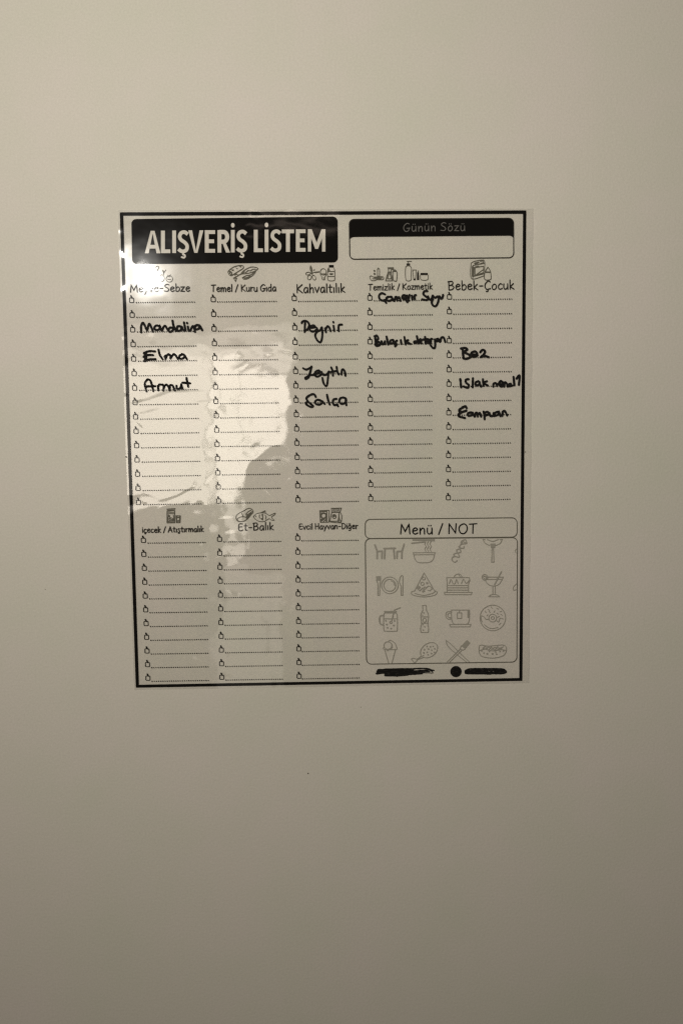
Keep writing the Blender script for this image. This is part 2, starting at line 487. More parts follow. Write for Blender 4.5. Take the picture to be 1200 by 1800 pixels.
def title_letter(kind, x0, x1, top, base, w=8.3):
    ik = Ink(); W = x1-x0; H = base-top
    def g(x, y): return P(x0+x*W, base-y*H)        # unit box, y up
    def poly(t): ik.fill([g(*q) for q in nums(t)])
    s = w/W; t = 6.6/H
    if kind == 'A':
        a = s*0.98
        poly(f'0,0 {a},0 {0.5+a*0.14},1 {0.5-a*0.5},1'); poly(f'{1-a},0 1,0 {0.5+a*0.5},1 {0.5-a*0.14},1')
        poly(f'0.22,0.21 0.78,0.21 0.74,0.375 0.27,0.375')
    elif kind == 'L': poly(f'0,0 {s},0 {s},1 0,1'); poly(f'0,0 1,0 1,{t} 0,{t}')
    elif kind in 'Iİ':
        poly('0,0 1,0 1,1 0,1')
        if kind == 'İ': ik.disc(g(0.5, 1.21), 3.1*PX, 16, 3.9*PX)
    elif kind in 'SŞ':
        c = catmull(nums('0.90,0.83 0.62,0.925 0.30,0.885 0.17,0.73 0.30,0.585 0.62,0.47 0.83,0.33 0.79,0.15 0.52,0.07 0.26,0.095 0.06,0.175'), n=8)
        ik.stroke([g(*q) for q in c], w*0.88*PX, caps=False)
        if kind == 'Ş':
            c = catmull(nums('0.50,0.03 0.47,-0.06 0.60,-0.085 0.65,-0.15 0.55,-0.21 0.36,-0.185'), n=6)
            ik.stroke([g(*q) for q in c], 3.0*PX)
    elif kind == 'V': poly(f'0,1 {s*.97},1 {0.5+s*0.1},0.02 {0.5-s*0.40},0'); poly(f'1,1 {1-s*.97},1 {0.5-s*0.1},0.02 {0.5-s*0.40},0 {0.5+s*0.40},0')
    elif kind == 'E':
        poly(f'0,0 {s},0 {s},1 0,1')
        for y0 in (0, 0.5-t*0.45, 1-t): poly(f'0,{y0} {1 if y0 != 0.5-t*0.45 else 0.9},{y0} {1 if y0 != 0.5-t*0.45 else 0.9},{y0+t} 0,{y0+t}')
    elif kind == 'R':
        poly(f'0,0 {s},0 {s},1 0,1')
        c = [(s*0.5, 1-t*.5)]+[(0.50+0.30*math.sin(a), 0.70+(0.30-t*.5)*math.cos(a)) for a in [math.pi*i/12 for i in range(13)]]+[(s*0.5, 0.40+t*.5)]
        ik.stroke([g(*q) for q in c], 6.9*PX, caps=False)
        poly(f'{0.40},0.44 {0.40+s*0.85},0.44 1.04,0 {1.02-s},0')
    elif kind == 'T': poly(f'0,{1-t} 1,{1-t} 1,1 0,1'); poly(f'{0.5-s/2},0 {0.5+s/2},0 {0.5+s/2},1 {0.5-s/2},1')
    elif kind == 'M':
        s2 = s*0.86
        poly(f'0,0 {s2},0 {s2},1 0,1'); poly(f'{1-s2},0 1,0 1,1 {1-s2},1')
        poly(f'0,1 {s2*1.15},1 0.5,0.40 0.5,0.12 {0.5-s2*0.42},0.12'); poly(f'1,1 {1-s2*1.15},1 0.5,0.40 0.5,0.12 {0.5+s2*0.42},0.12')
    return ik
LET = [('A', 255.3, 282.6), ('L', 283.5, 300), ('I', 303.3, 310), ('Ş', 313, 332.5), ('V', 331.5, 358), ('E', 360.4, 378.5),
       ('R', 382.6, 404), ('İ', 406.2, 412.8), ('Ş', 415.8, 434.8), ('L', 446.3, 462.3), ('İ', 465.3, 472), ('S', 475.5, 494.5),
       ('T', 495.4, 516.8), ('E', 520, 537), ('M', 541, 571.8)]
for kd, a, b_ in LET:
    base = 445.7-(a-255)*0.0105; top = 406.2-(a-255)*0.0095
    put('title_letter', title_letter(kd, a, b_, top, base, 6.9).out(), M_CLEAR, 1, panel)

# ------------------------------------------------------------------ quote box
QB = [(612.7, 385.2), (902.3, 383.2), (902.6, 454.0), (613.6, 456.8)]
def rr_outline(c, wpx, hpx, r, n=7):
    pts = []
    for (cu, cv_, a0) in ((0, 0, 180), (1, 0, 270), (1, 1, 0), (0, 1, 90)):
        for i in range(n+1):
            a = math.radians(a0+90*i/n)
            u = (r if cu == 0 else wpx-r)+r*math.cos(a); v = (r if cv_ == 0 else hpx-r)+r*math.sin(a)
            pts.append(P(*quad_px(c, u/wpx, v/hpx)))
    return pts
ik = Ink()
e = 9/290
us = [e*(1-math.cos(math.pi/2*i/7)) for i in range(8)]+[e+(1-2*e)*i/70 for i in range(1, 70)]
us += [1-x for x in reversed(us[:8])]
i0 = len(ik.v); m_ = 8
for u in us:
    cut = rr_cut(u, 290, 71, 9); lo = 31.3/71+rr_cut(u, 290, 71, 9)*0.95
    for j in range(m_+1):
        x, z = P(*quad_px(QB, u, cut+(lo-cut)*j/m_)); ik.v.append((x, z, 0))
for i in range(len(us)-1):
    for j in range(m_):
        a = i0+i*(m_+1)+j; ik.f.append((a, a+1, a+m_+2, a+m_+1))
qb = put('quote_box_header', ik.out(), M_BLACK)
ik = Ink(); QI = [(613.5, 386), (901.5, 384), (901.8, 453.3), (614.4, 456.0)]
ik.stroke(rr_outline(QI, 289, 70, 8.5), 1.7*PX, True)
put('quote_box_outline', ik.out(), M_TEXT)

# ------------------------------------------------------------------ hand-style printed lettering: one pen, unit letters (cap height 1)
G = {
 'M': (.86, 'L0,0 .08,1 .40,.25 .74,1 .82,0'), 'T': (.66, 'L0,.96 .66,1;L.33,.98 .30,0'), 'K': (.66, 'L.06,1 .08,0;L.62,.98 .10,.48 .66,0'),
 'B': (.66, 'L.08,1 .10,0;S.0,.95 .40,1 .52,.80 .38,.58 .12,.52;S.12,.52 .46,.50 .62,.28 .42,.04 .10,0'), 'S': (.58, 'S.56,.92 .34,1 .10,.86 .14,.64 .42,.46 .54,.24 .38,.03 .0,.08'),
 'Ç': (.66, 'S.62,.90 .40,1 .12,.70 .08,.30 .28,.02 .64,.12;S.32,.0 .40,-.10 .34,-.22 .20,-.22'), 'A': (.70, 'L0,0 .34,1 .66,0;L.12,.36 .58,.38'),
 'E': (.56, 'S.52,.95 .20,.98 .06,.80 .04,.45 .08,.10 .30,.0 .56,.10;L.05,.52 .46,.56'), 'H': (.68, 'L.06,1 .08,0;L.60,1 .60,0;L.08,.50 .60,.54'),
 'D': (.68, 'L.08,1 .08,0;S.0,.98 .34,.98 .62,.70 .58,.28 .34,.04 .08,0'), 'G': (.74, 'S.66,.92 .42,1 .12,.72 .06,.34 .26,.02 .56,.08 .66,.38;L.40,.40 .74,.42'),
 'N': (.74, 'L.04,0 .06,1 .62,.04 .68,1'), 'O': (.80, 'Q.42,1 .12,.80 .04,.45 .18,.08 .48,.0 .72,.28 .76,.66 .62,.94'),
 'e': (.50, 'S.06,.32 .36,.38 .46,.52 .28,.64 .08,.46 .08,.16 .26,.0 .50,.12'), 'y': (.50, 'L.02,.62 .24,.10;S.50,.64 .30,.14 .20,-.16 .10,-.34'),
 'v': (.46, 'L.0,.62 .22,.0 .46,.64'), 'b': (.50, 'L.06,1.06 .08,.02;S.08,.42 .30,.62 .48,.44 .44,.12 .22,-.02 .08,.10'), 'z': (.46, 'L.02,.60 .44,.62 .02,.02 .46,.0'),
 'm': (.78, 'S.04,.64 .06,.0;S.06,.34 .22,.60 .36,.52 .38,.0;S.38,.36 .54,.62 .70,.50 .72,.0'), 'l': (.14, 'L.06,1.06 .08,0'), 'u': (.50, 'S.04,.62 .04,.18 .18,.0 .36,.10 .44,.30;L.44,.62 .46,0'),
 'r': (.38, 'L.06,.62 .08,0;S.08,.34 .20,.58 .38,.58'), 'ı': (.14, 'L.06,.60 .08,0'), 'i': (.14, 'L.06,.60 .08,0;L.06,.84 .07,.88'), 'd': (.54, 'S.42,.46 .24,.62 .05,.38 .10,.06 .28,.02 .44,.24;L.44,1.06 .48,0'),
 'a': (.52, 'S.44,.52 .24,.64 .05,.36 .10,.04 .28,.02 .42,.26;L.44,.62 .50,0'), 'h': (.50, 'L.04,1.06 .06,0;S.06,.32 .24,.60 .42,.50 .44,0'), 't': (.40, 'S.18,.92 .18,.14 .24,.02 .38,.04;L.0,.62 .38,.64'),
 'k': (.48, 'L.06,1.06 .08,0;L.42,.64 .10,.28 .48,0'), 'o': (.52, 'Q.26,.62 .06,.40 .08,.10 .28,.0 .48,.22 .44,.52'), 'c': (.46, 'S.44,.54 .26,.64 .06,.38 .10,.06 .30,.0 .46,.10'),
 'ç': (.46, 'S.44,.54 .26,.64 .06,.38 .10,.06 .30,.0 .46,.10;S.24,.0 .34,-.12 .26,-.22 .14,-.20'), 'ş': (.44, 'S.40,.56 .18,.64 .08,.50 .20,.34 .38,.22 .34,.04 .18,-.02 .02,.04;S.20,-.02 .30,-.14 .22,-.24 .10,-.20'),
 'n': (.50, 'L.04,.62 .06,0;S.06,.32 .24,.60 .42,.50 .44,0'), 'ğ': (.52, 'S.42,.50 .22,.64 .05,.38 .12,.06 .28,.06 .42,.30;S.44,.60 .46,.0 .36,-.28 .12,-.26;S.12,.92 .24,.80 .38,.92'),
 '-': (.44, 'L.06,.40 .40,.42'), '/': (.46, 'L.06,-.10 .42,1.02'), 'ü': (.50, 'S.04,.62 .04,.18 .18,.0 .36,.10 .44,.30;L.44,.62 .46,0;L.14,.84 .15,.88;L.34,.84 .35,.88'),
 'ö': (.52, 'Q.26,.62 .06,.40 .08,.10 .28,.0 .48,.22 .44,.52;L.16,.84 .17,.88;L.36,.84 .37,.88'), ' ': (.16, ''),
}
def heading(text, xa, xb, ya, yb, cap, pen, mat=M_TEXT, gap=.13, name='heading', label=None, layer=0, parent=None):
    tot = sum(G[c][0]+gap for c in text)-gap
    sx = (xb-xa)/tot; ik = Ink(); cx = 0
    for c in text:
        wd_, spec = G[c]; jy = random.uniform(-.025, .025)
        for st in spec.split(';'):
            if not st: continue
            q = nums(st[1:])
            if st[0] == 'S': q = catmull(q)
            elif st[0] == 'Q': q = catmull(q, True)
            pts = []
            for u, v in q:
                X = xa+(cx+u)*sx; t = (X-xa)/(xb-xa)
                pts.append(P(X, ya+(yb-ya)*t-(v+jy)*cap))
            ik.stroke(pts, pen*PX*random.uniform(.93, 1.08), st[0] == 'Q', step=1.2*MM)
        cx += wd_+gap
    return put(name, ik.out(), mat, layer, parent, label)
heading('Meyve-Sebze', 230, 334, 513.5, 512, 12.6, 1.75, label='printed heading for fruit and vegetables')
heading('Temel / Kuru Gıda', 371.5, 485, 513, 512, 11.6, 1.65, label='printed heading for staples and dry food')
heading('Kahvaltılık', 521, 605.5, 515, 514, 14.5, 1.9, label='printed heading for breakfast food')
heading('Temizlik / Kozmetik', 647, 759, 510.5, 508.5, 10.6, 1.5, label='printed heading for cleaning and cosmetics')
heading('Bebek-Çocuk', 786.5, 902, 510, 508.5, 15, 1.95, label='printed heading for baby and child')
heading('içecek / Atıştırmalık', 250.5, 358, 936, 934.5, 9.6, 1.6, label='printed heading for drinks and snacks')
heading('Et-Balık', 419, 480.5, 932.7, 931, 12.6, 1.75, label='printed heading for meat and fish')
heading('Evcil Hayvan-Diğer', 525.5, 628.5, 930.5, 929, 9.8, 1.6, label='printed heading for pets and other')

# menu boxes
MB = [(641.3, 912.8), (907.6, 909.8), (907.8, 943.8), (641.3, 946.4)]
LB = [(641.4, 946.6), (908.2, 944.6), (907.2, 1163.2), (643.6, 1167)]
ik = Ink(); ik.stroke(rr_outline(MB, 266, 34, 9), 1.45*PX, True); put('menu_title_box', ik.out(), M_LINE)
ik = Ink(); ik.stroke(rr_outline(LB, 266, 220, 9), 1.5*PX, True); put('menu_box', ik.out(), M_LINE, 1)
heading('Menü / NOT', 703.5, 837, 938.8, 937, 17, 2.1, M_BLACK, .16, label='printed heading of the menu box')
heading('Günün Sözü', 708, 816.5, 407.4, 406, 14.3, 1.35, M_SOZU, .20, name='quote_heading', layer=1, label='dim grey heading on the black strip')

# ------------------------------------------------------------------ checkboxes and dotted lines: one mesh each, copied along the columns
def flat_mesh(name, ik, mat):
    vs = [(x, -l, z) for x, z, l in ik.v]
    me = bpy.data.meshes.new(name); me.from_pydata(vs, [], ik.f); me.update()
    fs = [tuple(reversed(f)) if me.polygons[i].normal.y > 0 else f for i, f in enumerate(ik.f)]
    me = bpy.data.meshes.new(name); me.from_pydata(vs, [], fs); me.update(); me.materials.append(mat)
    return me
ik = Ink(); r = PX
sq = [(-3.6, 3.0), (-2.6, 3.9), (2.6, 3.9), (3.6, 3.0), (3.7, -3.0), (2.8, -3.9), (-2.8, -3.9), (-3.7, -3.0)]
ik.stroke([(a*r, b*r) for a, b in sq], 1.25*PX, True)
ik.stroke([(-.9*r, 7.2*r), (-.2*r, 5.4*r)], 2.7*PX); ik.stroke([(-.2*r, 5.4*r), (.9*r, 3.6*r)], 2.4*PX)
me_box = flat_mesh('checkbox', ik, M_DOT)
me_box2 = None
LINE_L = 103.0*PX
ik = Ink(); ND = 27
for i in range(ND):
    c = (LINE_L*i/(ND-1), 0)
    ik.disc(c, 1.12*PX*random.uniform(.9, 1.1), 7); ik.k = 0
me_dots = flat_mesh('dotted_line', ik, M_DOT)
def columns(first, last, n):
    (bx, by, dx0, dx1, dy), (bx2, by2, ex0, ex1, ey) = first, last
    A, B = P(bx, by), P(bx2, by2); Da, Db = P(dx0, dy), P(ex0, ey)
    Ea, Eb = P(dx1, dy-1), P(ex1, ey-1.6)
    for i in range(n):
        t = i/(n-1)
        x, z = A[0]+(B[0]-A[0])*t, A[1]+(B[1]-A[1])*t
        o = bpy.data.objects.new('checkbox', me_box); COL.objects.link(o); o.parent = sheet
        o.location = rel(x, -(BASE+max(0, relief(x, z))+PRINT+0.06*MM), z); o.rotation_euler.y = random.uniform(-.03, .03)
        x, z = Da[0]+(Db[0]-Da[0])*t, Da[1]+(Db[1]-Da[1])*t
        x2, z2 = Ea[0]+(Eb[0]-Ea[0])*t, Ea[1]+(Eb[1]-Ea[1])*t
        o = bpy.data.objects.new('dotted_line', me_dots); COL.objects.link(o); o.parent = sheet
        o.location = rel(x, -(BASE+0.30*MM+PRINT), z); o.scale.x = math.hypot(x2-x, z2-z)/LINE_L
        o.rotation_euler.y = -math.atan2(z2-z, x2-x)
columns((232, 528, 240.5, 342, 532.2), (244, 883, 253.5, 353.5, 887), 15)
columns((375, 526.5, 383, 485.5, 531), (384.5, 880.5, 393, 492.5, 884.3), 15)
columns((517, 524.5, 525, 626.5, 530.2), (523.5, 878.2, 530.5, 629, 882.5), 15)
columns((649.5, 523.8, 657.5, 758.5, 529), (651, 876, 658, 757, 880.5), 15)
columns((789, 522, 796.5, 898, 527), (787, 874.5, 795, 894.5, 879), 15)
columns((252.5, 949.5, 261, 361, 954.3), (260.5, 1191.5, 268, 366.5, 1197), 11)
columns((386, 947.5, 394, 493, 952.2), (390, 1190, 397.5, 496, 1194.8), 11)
columns((523, 945.5, 530.5, 628.5, 950.3), (525.5, 1188, 531.5, 630.5, 1192.6), 11)

# ------------------------------------------------------------------ the small drawings over each section
def drawing(name, frame, spec, width, mat, extra=None):
    ik = Ink(); draw(ik, spec, frame, width)
    o = put(name, ik.out(), mat, 0)
    return o
FH = (640, 450, 8.571)
drawing('soap_drawing', FH, 'S80,315 100,300 140,318 270,312 288,340 270,358 190,358 150,372 100,366 80,315;C195,305 195,200 210,182 226,200 226,305;F195,200 210,180 226,200;O150,225,9;O152,270,11;L140,325 270,330;L120,345 250,342', 1.1, M_LINE)
drawing('spray_bottle_drawing', FH, 'C320,375 335,310 355,250 395,250 412,310 415,375;L350,180 435,178 430,205 400,205 405,240 360,245 362,205 350,180;L365,190 420,188;C345,345 362,270 385,270 402,345;S432,370 425,250 455,210 488,250 482,370 460,380 432,370;F440,215 470,215 476,240 436,240', 1.3, M_LINE)
drawing('pump_bottle_drawing', FH, 'S625,365 615,300 618,180 640,152 680,152 705,185 702,300 700,360 670,377 640,375 625,365;L642,118 680,118;L655,118 655,85;L640,82 706,82', 1.1, M_LINE)
drawing('bottle_neck_drawing', FH, 'F634,120 684,120 684,148 634,148;F735,343 768,343 768,366 735,366;F792,250 816,250 822,362 788,362;F843,258 952,258 952,288 843,288', 1.2, M_TEXT)
drawing('tube_and_jar_drawing', FH, 'C725,212 778,212 766,345 738,345;L800,250 806,222 812,250;S840,290 842,345 870,365 930,365 955,345 958,290', 1.0, M_LINE)
FI = (780, 450, 8)
drawing('nappy_pack_drawing', FI, 'S378,100 430,75 540,58 566,85 565,180 560,270 500,300 420,325 375,308 368,200 378,100;L400,135 560,105;L402,135 398,315;F415,100 485,78 495,98 425,122;L500,75 545,70 550,95 505,105;L430,165 550,145 550,235 430,275 430,165;L440,270 550,190;F385,145 422,155 418,285 384,290;F430,150 490,135 480,150 430,165;L398,290 560,250', 1.15, M_LINE)
drawing('baby_bottle_drawing', FI, 'S565,240 560,310 580,337 635,337 656,315 652,240;L575,222 590,190 612,160 635,190 648,222;F568,220 656,220 656,238 568,238;F600,165 612,150 624,165', 1.3, M_LINE)
FJ = (500, 450, 8.571)
drawing('olive_sprig_drawing', FJ, 'F388,148 400,150 418,235 404,250;S404,250 385,200 392,148 412,200 414,248;O352,266,36,20,-12;O374,325,28,36,25;O442,328,24,38,-25;F415,250 470,238 528,232 530,245 470,258;F425,228 455,192 452,215;D410,262,18', 1.0, M_LINE)
drawing('egg_drawing', FJ, 'O582,240,44,48;L532,270 630,270;S536,275 560,318 568,355 602,357 606,320 632,270;L585,320 588,350', 1.0, M_LINE)
drawing('milk_bottle_drawing', FJ, 'S665,180 648,215 648,350 672,374 732,374 754,350 752,215 738,180;L650,235 752,235;L650,310 752,310;L680,268 725,266;L682,282 722,280;O665,215,12', 1.1, M_LINE)
drawing('bottle_cap_drawing', FJ, 'F668,138 738,138 738,174 668,174', 1, M_BLACK)
FK = (360, 450, 8.571)
drawing('bread_drawing', FK, 'S350,240 380,205 440,165 520,145 575,150 578,185 520,225 460,262 400,297 365,280 350,240;S365,232 400,240 412,288;F385,208 440,205 428,230;F455,168 505,195 480,196;F508,150 552,152 545,178;O388,262,12,18,-30', 1.25, M_LINE)
drawing('herb_leaf_drawing', FK, 'S545,272 590,220 700,168 800,188 740,235 650,262 545,272;L560,262 600,240 620,250 650,220 690,225 720,200 765,200;S565,330 620,300 700,280 765,225 735,280 650,340 590,350 565,330;L590,335 640,325 690,300;S500,290 530,282 550,272;L450,290 480,270 500,300 455,320 430,335 480,335 462,385 440,345', 1.25, M_LINE)
FL = (220, 440, 8)
drawing('fruit_drawing', FL, 'O625,405,46,44;L603,350 622,368 642,345;L622,368 622,380;L598,408 645,412;O520,395,34,48;L528,280 545,325 575,278;L545,290 545,345;S430,240 460,225 478,240 455,290;O395,375,50,44;O330,400,42,40;L390,330 400,300 420,320;L440,405 500,430;O300,350,30', 1.0, M_LINE)
FM = (235, 885, 8.571)
drawing('snack_drawing', FM, 'C505,112 620,108 622,290 505,292;L500,82 630,74;L508,98 625,92;L515,128 612,135;L520,150 610,152;L525,165 515,280;L540,180 560,240 600,230;O565,235,28,22;L520,262 612,258;L520,276 612,276;L600,170 608,262;F520,170 550,175 540,205 520,200', 1.15, M_LINE)
drawing('cup_drawing', FM, 'C640,182 706,182 702,288 645,288;O670,232,24;L646,200 700,200;L648,272 700,272;L652,190 652,285;L696,190 694,285', 1.15, M_LINE)
FF = (400, 885, 12)
drawing('meat_drawing', FF, 'S180,320 190,250 260,192 340,155 400,115 470,98 520,125 538,180 490,240 410,330 320,378 225,375 180,320;O305,328,98,50,-8;S385,225 430,175 505,130;S390,240 440,220 520,165;L300,200 330,280;F385,265 470,215 520,180 480,240 410,315;L380,290 410,320', 1.15, M_LINE)
drawing('fish_drawing', FF, 'S545,275 610,215 720,192 800,205 880,250 940,225 1005,200 985,240 930,275 940,310 980,350 920,345 870,320 780,372 680,378 590,335 545,275;L705,190 790,150 798,205;L730,185 780,165;S672,235 670,290 700,320 735,345;L740,215 740,345;F700,320 735,300 738,345;L790,240 812,280 798,330;L720,230 742,290;L590,260 600,280', 1.15, M_LINE)
FG = (545, 885, 12)
drawing('pet_food_box_drawing', FG, 'C200,150 400,142 388,392 215,396;L350,150 348,392;O280,255,48;O280,255,62;F222,330 285,300 300,330 225,385;L225,170 340,165;L230,190 230,250;L335,200 335,380;L270,390 330,330', 1.25, M_LINE)
drawing('pet_food_bag_drawing', FG, 'C445,100 655,95 625,178 452,182;C485,118 600,112 595,150 485,155;C452,186 410,372 585,372 612,186;O505,272,38,42;F470,240 540,240 540,268 475,285;S628,180 662,260 650,390 600,402 580,360;O618,368,24;L410,385 580,405;L640,110 628,180;L600,230 615,330', 1.35, M_LINE)

# ------------------------------------------------------------------ grey drawings in the menu box
FA = (640, 940, 8.571); FB = (770, 940, 8); FC = (640, 1050, 8.571); FD = (770, 1050, 8)
def menu(name, fr, spec, width=1.45): drawing(name, fr, spec, width, M_GREY)
menu('table_and_chairs_drawing', FA, 'L155,150 190,245 190,355;L190,248 265,246 262,355;L292,205 462,200;L308,205 300,355;L438,205 450,355;L595,140 564,245 560,352;L564,246 490,250 487,352', 2.7)
menu('noodle_bowl_drawing', FA, 'F720,62 1055,58 1055,95 880,88 720,85;L*1.7 710,125 900,104;S920,100 906,140 926,175 906,210 922,245;S958,100 944,140 964,175 944,210 960,245;S998,100 984,140 1004,175 984,210 1000,245;C730,268 1062,266 1052,296 738,298;S740,300 760,365 815,415 970,412 1030,370 1050,300')
menu('fork_drawing', FA, 'F176,622 246,622 246,688 176,688;L182,690 202,735 200,908 226,908 230,735 243,690')
menu('plate_drawing', FA, 'O380,758,125;O380,758,90;S400,690 440,715 450,755')
menu('knife_drawing', FA, 'S560,605 532,650 524,715 552,775;L552,775 550,908 575,908 577,620 560,605')
menu('pizza_slice_drawing', FA, 'L895,572 1052,842;L895,572 755,840;O890,655,22;O870,735,24;D940,725,18;D815,790,26;D880,850,18;S925,800 965,770 1010,800 985,840 950,830;S750,842 705,862 730,905 890,932 1050,908 1092,862 1055,838;S755,880 890,908 1020,880 1060,850;L780,800 830,840 870,800 905,850;O905,800,16')
menu('prawn_skewer_drawing', FB, 'S375,65 325,85 315,125 355,125 395,115 375,65;S335,105 300,150 285,170 345,190 355,160;S320,190 255,210 265,250 310,240 300,200;S280,250 212,270 232,300 290,310 272,260;S250,305 200,310 188,355 225,382 262,360;S345,90 370,110 390,100', 1.8)
menu('sausage_on_fork_drawing', FB, 'S622,62 650,115 715,148;S892,60 862,120 800,148;S680,62 758,90 835,65;F724,122 796,122 790,180 732,180;L748,185 743,382 775,382 768,185;L622,62 650,66;L860,66 895,62')
menu('cake_drawing', FB, 'L120,690 112,600 430,598 438,640 418,690;S212,600 240,560 300,552 332,600;S150,682 175,625 200,680 230,682 250,625 272,682;S320,682 350,622 385,680 432,635;L118,710 418,710;L118,742 418,742;L118,774 418,774;L118,690 118,800;L418,690 418,800;C80,806 465,806 458,838 86,838;L280,555 300,590')
menu('cocktail_glass_drawing', FB, 'S640,610 690,690 772,718 850,690 905,598;L655,592 908,592;L655,625 890,622;O648,595,40;O650,598,22;L*1.4 882,515 785,700;L760,718 760,832;L792,718 792,832;S702,868 740,840 810,840 855,868;L702,868 855,868')
menu('cut_off_drawing', FB, 'S1090,688 1048,735 1050,775 1088,770;S1088,200 1072,225 1084,250')
menu('jar_of_juice_drawing', FC, 'L*1.6 302,212 475,210;L305,232 475,230;S296,240 288,300 290,480 325,506 465,506 492,480 492,270 475,240;L292,320 490,320;L*1.3 540,152 450,188 405,365;S*1.6 282,268 235,282 225,340 240,398 285,415;D320,350,12;D335,405,15;D440,420,14;D345,455,13;D400,467,13;D450,350,12;O395,375,16')
menu('soda_bottle_drawing', FC, 'L870,118 926,118;L872,118 878,190;L926,118 930,190;S878,190 845,270 858,385 842,460 848,525;S930,190 962,270 952,385 962,460 958,525;L848,525 958,525;O902,340,26,30;L848,290 955,290;L855,385 955,385;D890,230,11;D870,265,9;D878,408,10;D905,438,11;D882,490,12')
menu('ice_cream_cone_drawing', FC, 'O352,722,60,56;S345,668 390,645 450,680 482,748 470,780 300,780 290,745;L302,785 362,985;L465,785 412,985;D350,795,14;L400,780 420,740')
menu('drumstick_drawing', FC, 'O970,792,142,100,-35;S850,885 790,925 745,915 705,925 725,950 745,980 775,965 800,935 880,905;D940,735,12;D990,740,13;D1032,735,10;D900,785,13;D960,775,14;D1010,790,11;D1055,770,12;D890,832,14;D940,822,11;D1005,842,13;D955,862,11;D1050,825,12;D885,872,9')
menu('teacup_drawing', FD, 'S180,175 182,300 215,370 320,374 400,370 430,310 432,175;L178,175 432,175;S178,195 115,205 100,260 130,302 182,298;S178,218 135,225 128,262 150,282 182,280;C262,215 322,215 322,292 262,295;L291,175 291,215;C155,378 450,376 442,410 165,412;L*1.8 415,185 412,275')
menu('doughnut_drawing', FD, 'O760,286,180;O758,288,55;O758,288,22;S590,255 635,268 658,302 700,308;S812,320 842,342 862,290 905,300;S640,378 700,424 760,434 830,420;S590,260 600,320 612,340;L735,130 752,150;L690,165 712,180;L815,150 838,160;L655,190 662,210;L708,195 722,212;L790,185 775,205;L860,200 882,192;L815,220 838,232;L872,235 892,248;L690,240 676,258;L848,262 826,278;L850,380 870,360')
menu('crossed_knife_and_fork_drawing', FD, 'S105,600 120,665 180,735 245,785;S105,600 200,680 272,755;L272,755 430,905;L240,788 388,905;L122,902 305,722;L155,905 325,742;F398,596 446,636 372,722 316,680;L316,680 300,722 340,740 372,722')
menu('hot_dog_drawing', FD, 'Q570,690 600,668 700,682 850,668 905,668 948,695 946,760 900,820 760,850 620,832 572,780;S620,715 650,690 695,738 740,695 785,738 825,690 865,722 905,690;S580,745 650,725 760,748 880,732 945,745;S620,705 660,722 700,700 745,725 790,700 830,722 880,700;D605,750,10;D635,780,11;D682,790,14;D712,758,10;D755,790,14;D800,765,10;D812,795,12;D860,758,12;D908,752,11', 1.5)

# ------------------------------------------------------------------ marker writing
def written(frame, spec, width=3.7, label=None, name='handwritten_word'):
    ik = Ink(); x0, y0, k = frame
    for ln in spec.split(';'):
        q = nums(ln.strip())
        if not q: continue
        c = catmull(q) if len(q) > 2 else q
        pts = [P(x0+a/k, y0+b/k) for a, b in c]
        ik.stroke(pts, width*PX*random.uniform(.97, 1.08), step=.8*MM, wob=0.22)
    return put(name, ik.out(), M_MARK, 2, None, label)
FN = (225, 555, 8); FO = (225, 650, 8); FP = (510, 555, 9.23); FQ = (510, 635, 9.23); FR = (640, 505, 8); FT = (780, 600, 8.571)
written(FN, '190,235 188,150 213,100 240,140 272,205 287,150 305,115 328,155 355,228;445,150 410,138 380,155 376,188 410,203 445,188 452,148 460,190 482,212;482,215 500,165 525,142 545,170 568,212;625,168 590,172 572,205 592,228 625,215 648,180;630,72 640,130 665,190 685,212;738,150 702,152 690,190 715,215 748,200 758,158 770,190 792,215;790,95 800,150 812,210;845,155 855,215;834,102 835,106;880,215 900,165 922,152 945,228;1008,138 965,135 938,165 960,193 1000,180 1012,145 1045,205', label='black marker word Mandalina')
written(FN, '385,503 300,500 232,525 255,535;238,520 248,570 240,640;238,560 300,552 355,555;225,580 255,600 232,640;240,640 300,618 390,612;248,530 262,580 250,630;432,478 450,550 490,612;530,610 535,560 518,578;532,602 562,548 592,552 602,602;602,598 640,545 668,552 706,610;775,545 732,560 725,595 760,607 798,580 790,548 760,540;800,560 830,610', label='black marker word Elma')
written(FO, '265,305 240,200 265,150 298,137 330,180 360,300;255,235 385,230;430,290 424,228;430,240 442,208 475,210;500,292 506,235 492,208;510,240 540,210 570,235 588,290;590,282 592,225 622,218 642,245 662,290;685,225 690,263 720,270 745,245 752,205;752,215 768,262;825,117 850,240;768,182 875,190', label='black marker word Armut')
written(FP, '240,110 236,180 232,265;185,120 200,95 245,85 290,110 306,160 282,215 242,245;320,200 402,185 380,158 330,170 310,210 340,254 390,252 425,222;430,200 445,240 480,240 508,190;512,190 520,290 507,395 477,432 430,390 403,320 425,270 465,240;578,268 565,205;570,230 600,175 630,190 652,250;700,165 712,250;697,102 698,110;785,250 780,190 792,150 836,145', 3.4, 'black marker word Peynir')
written(FQ, '210,115 262,135 345,95;345,85 325,170 300,230 245,270 255,288 290,265 318,228 380,225;392,215 480,180 460,150 412,170 395,220 440,250 505,215;508,175 532,220 590,215 622,170;625,165 610,270 595,383 570,400 537,350 520,270;662,100 690,170 690,235;640,178 740,160;750,90 760,160 782,215;828,215 835,150 855,132 880,165 892,235', 3.4, 'black marker word Zeytin')
written(FQ, '412,580 390,540 340,540 265,592 285,650 340,700 368,730 335,742 280,715 252,685 280,652;490,640 442,625 405,652 420,695 480,702 518,665 482,630;520,650 555,692;595,545 610,620 638,702;748,610 700,622 690,670 712,710 755,702;760,700 772,728;860,588 812,600 793,650 828,692 890,672 902,610 855,588;895,610 907,712', 3.7, 'black marker word Salça')
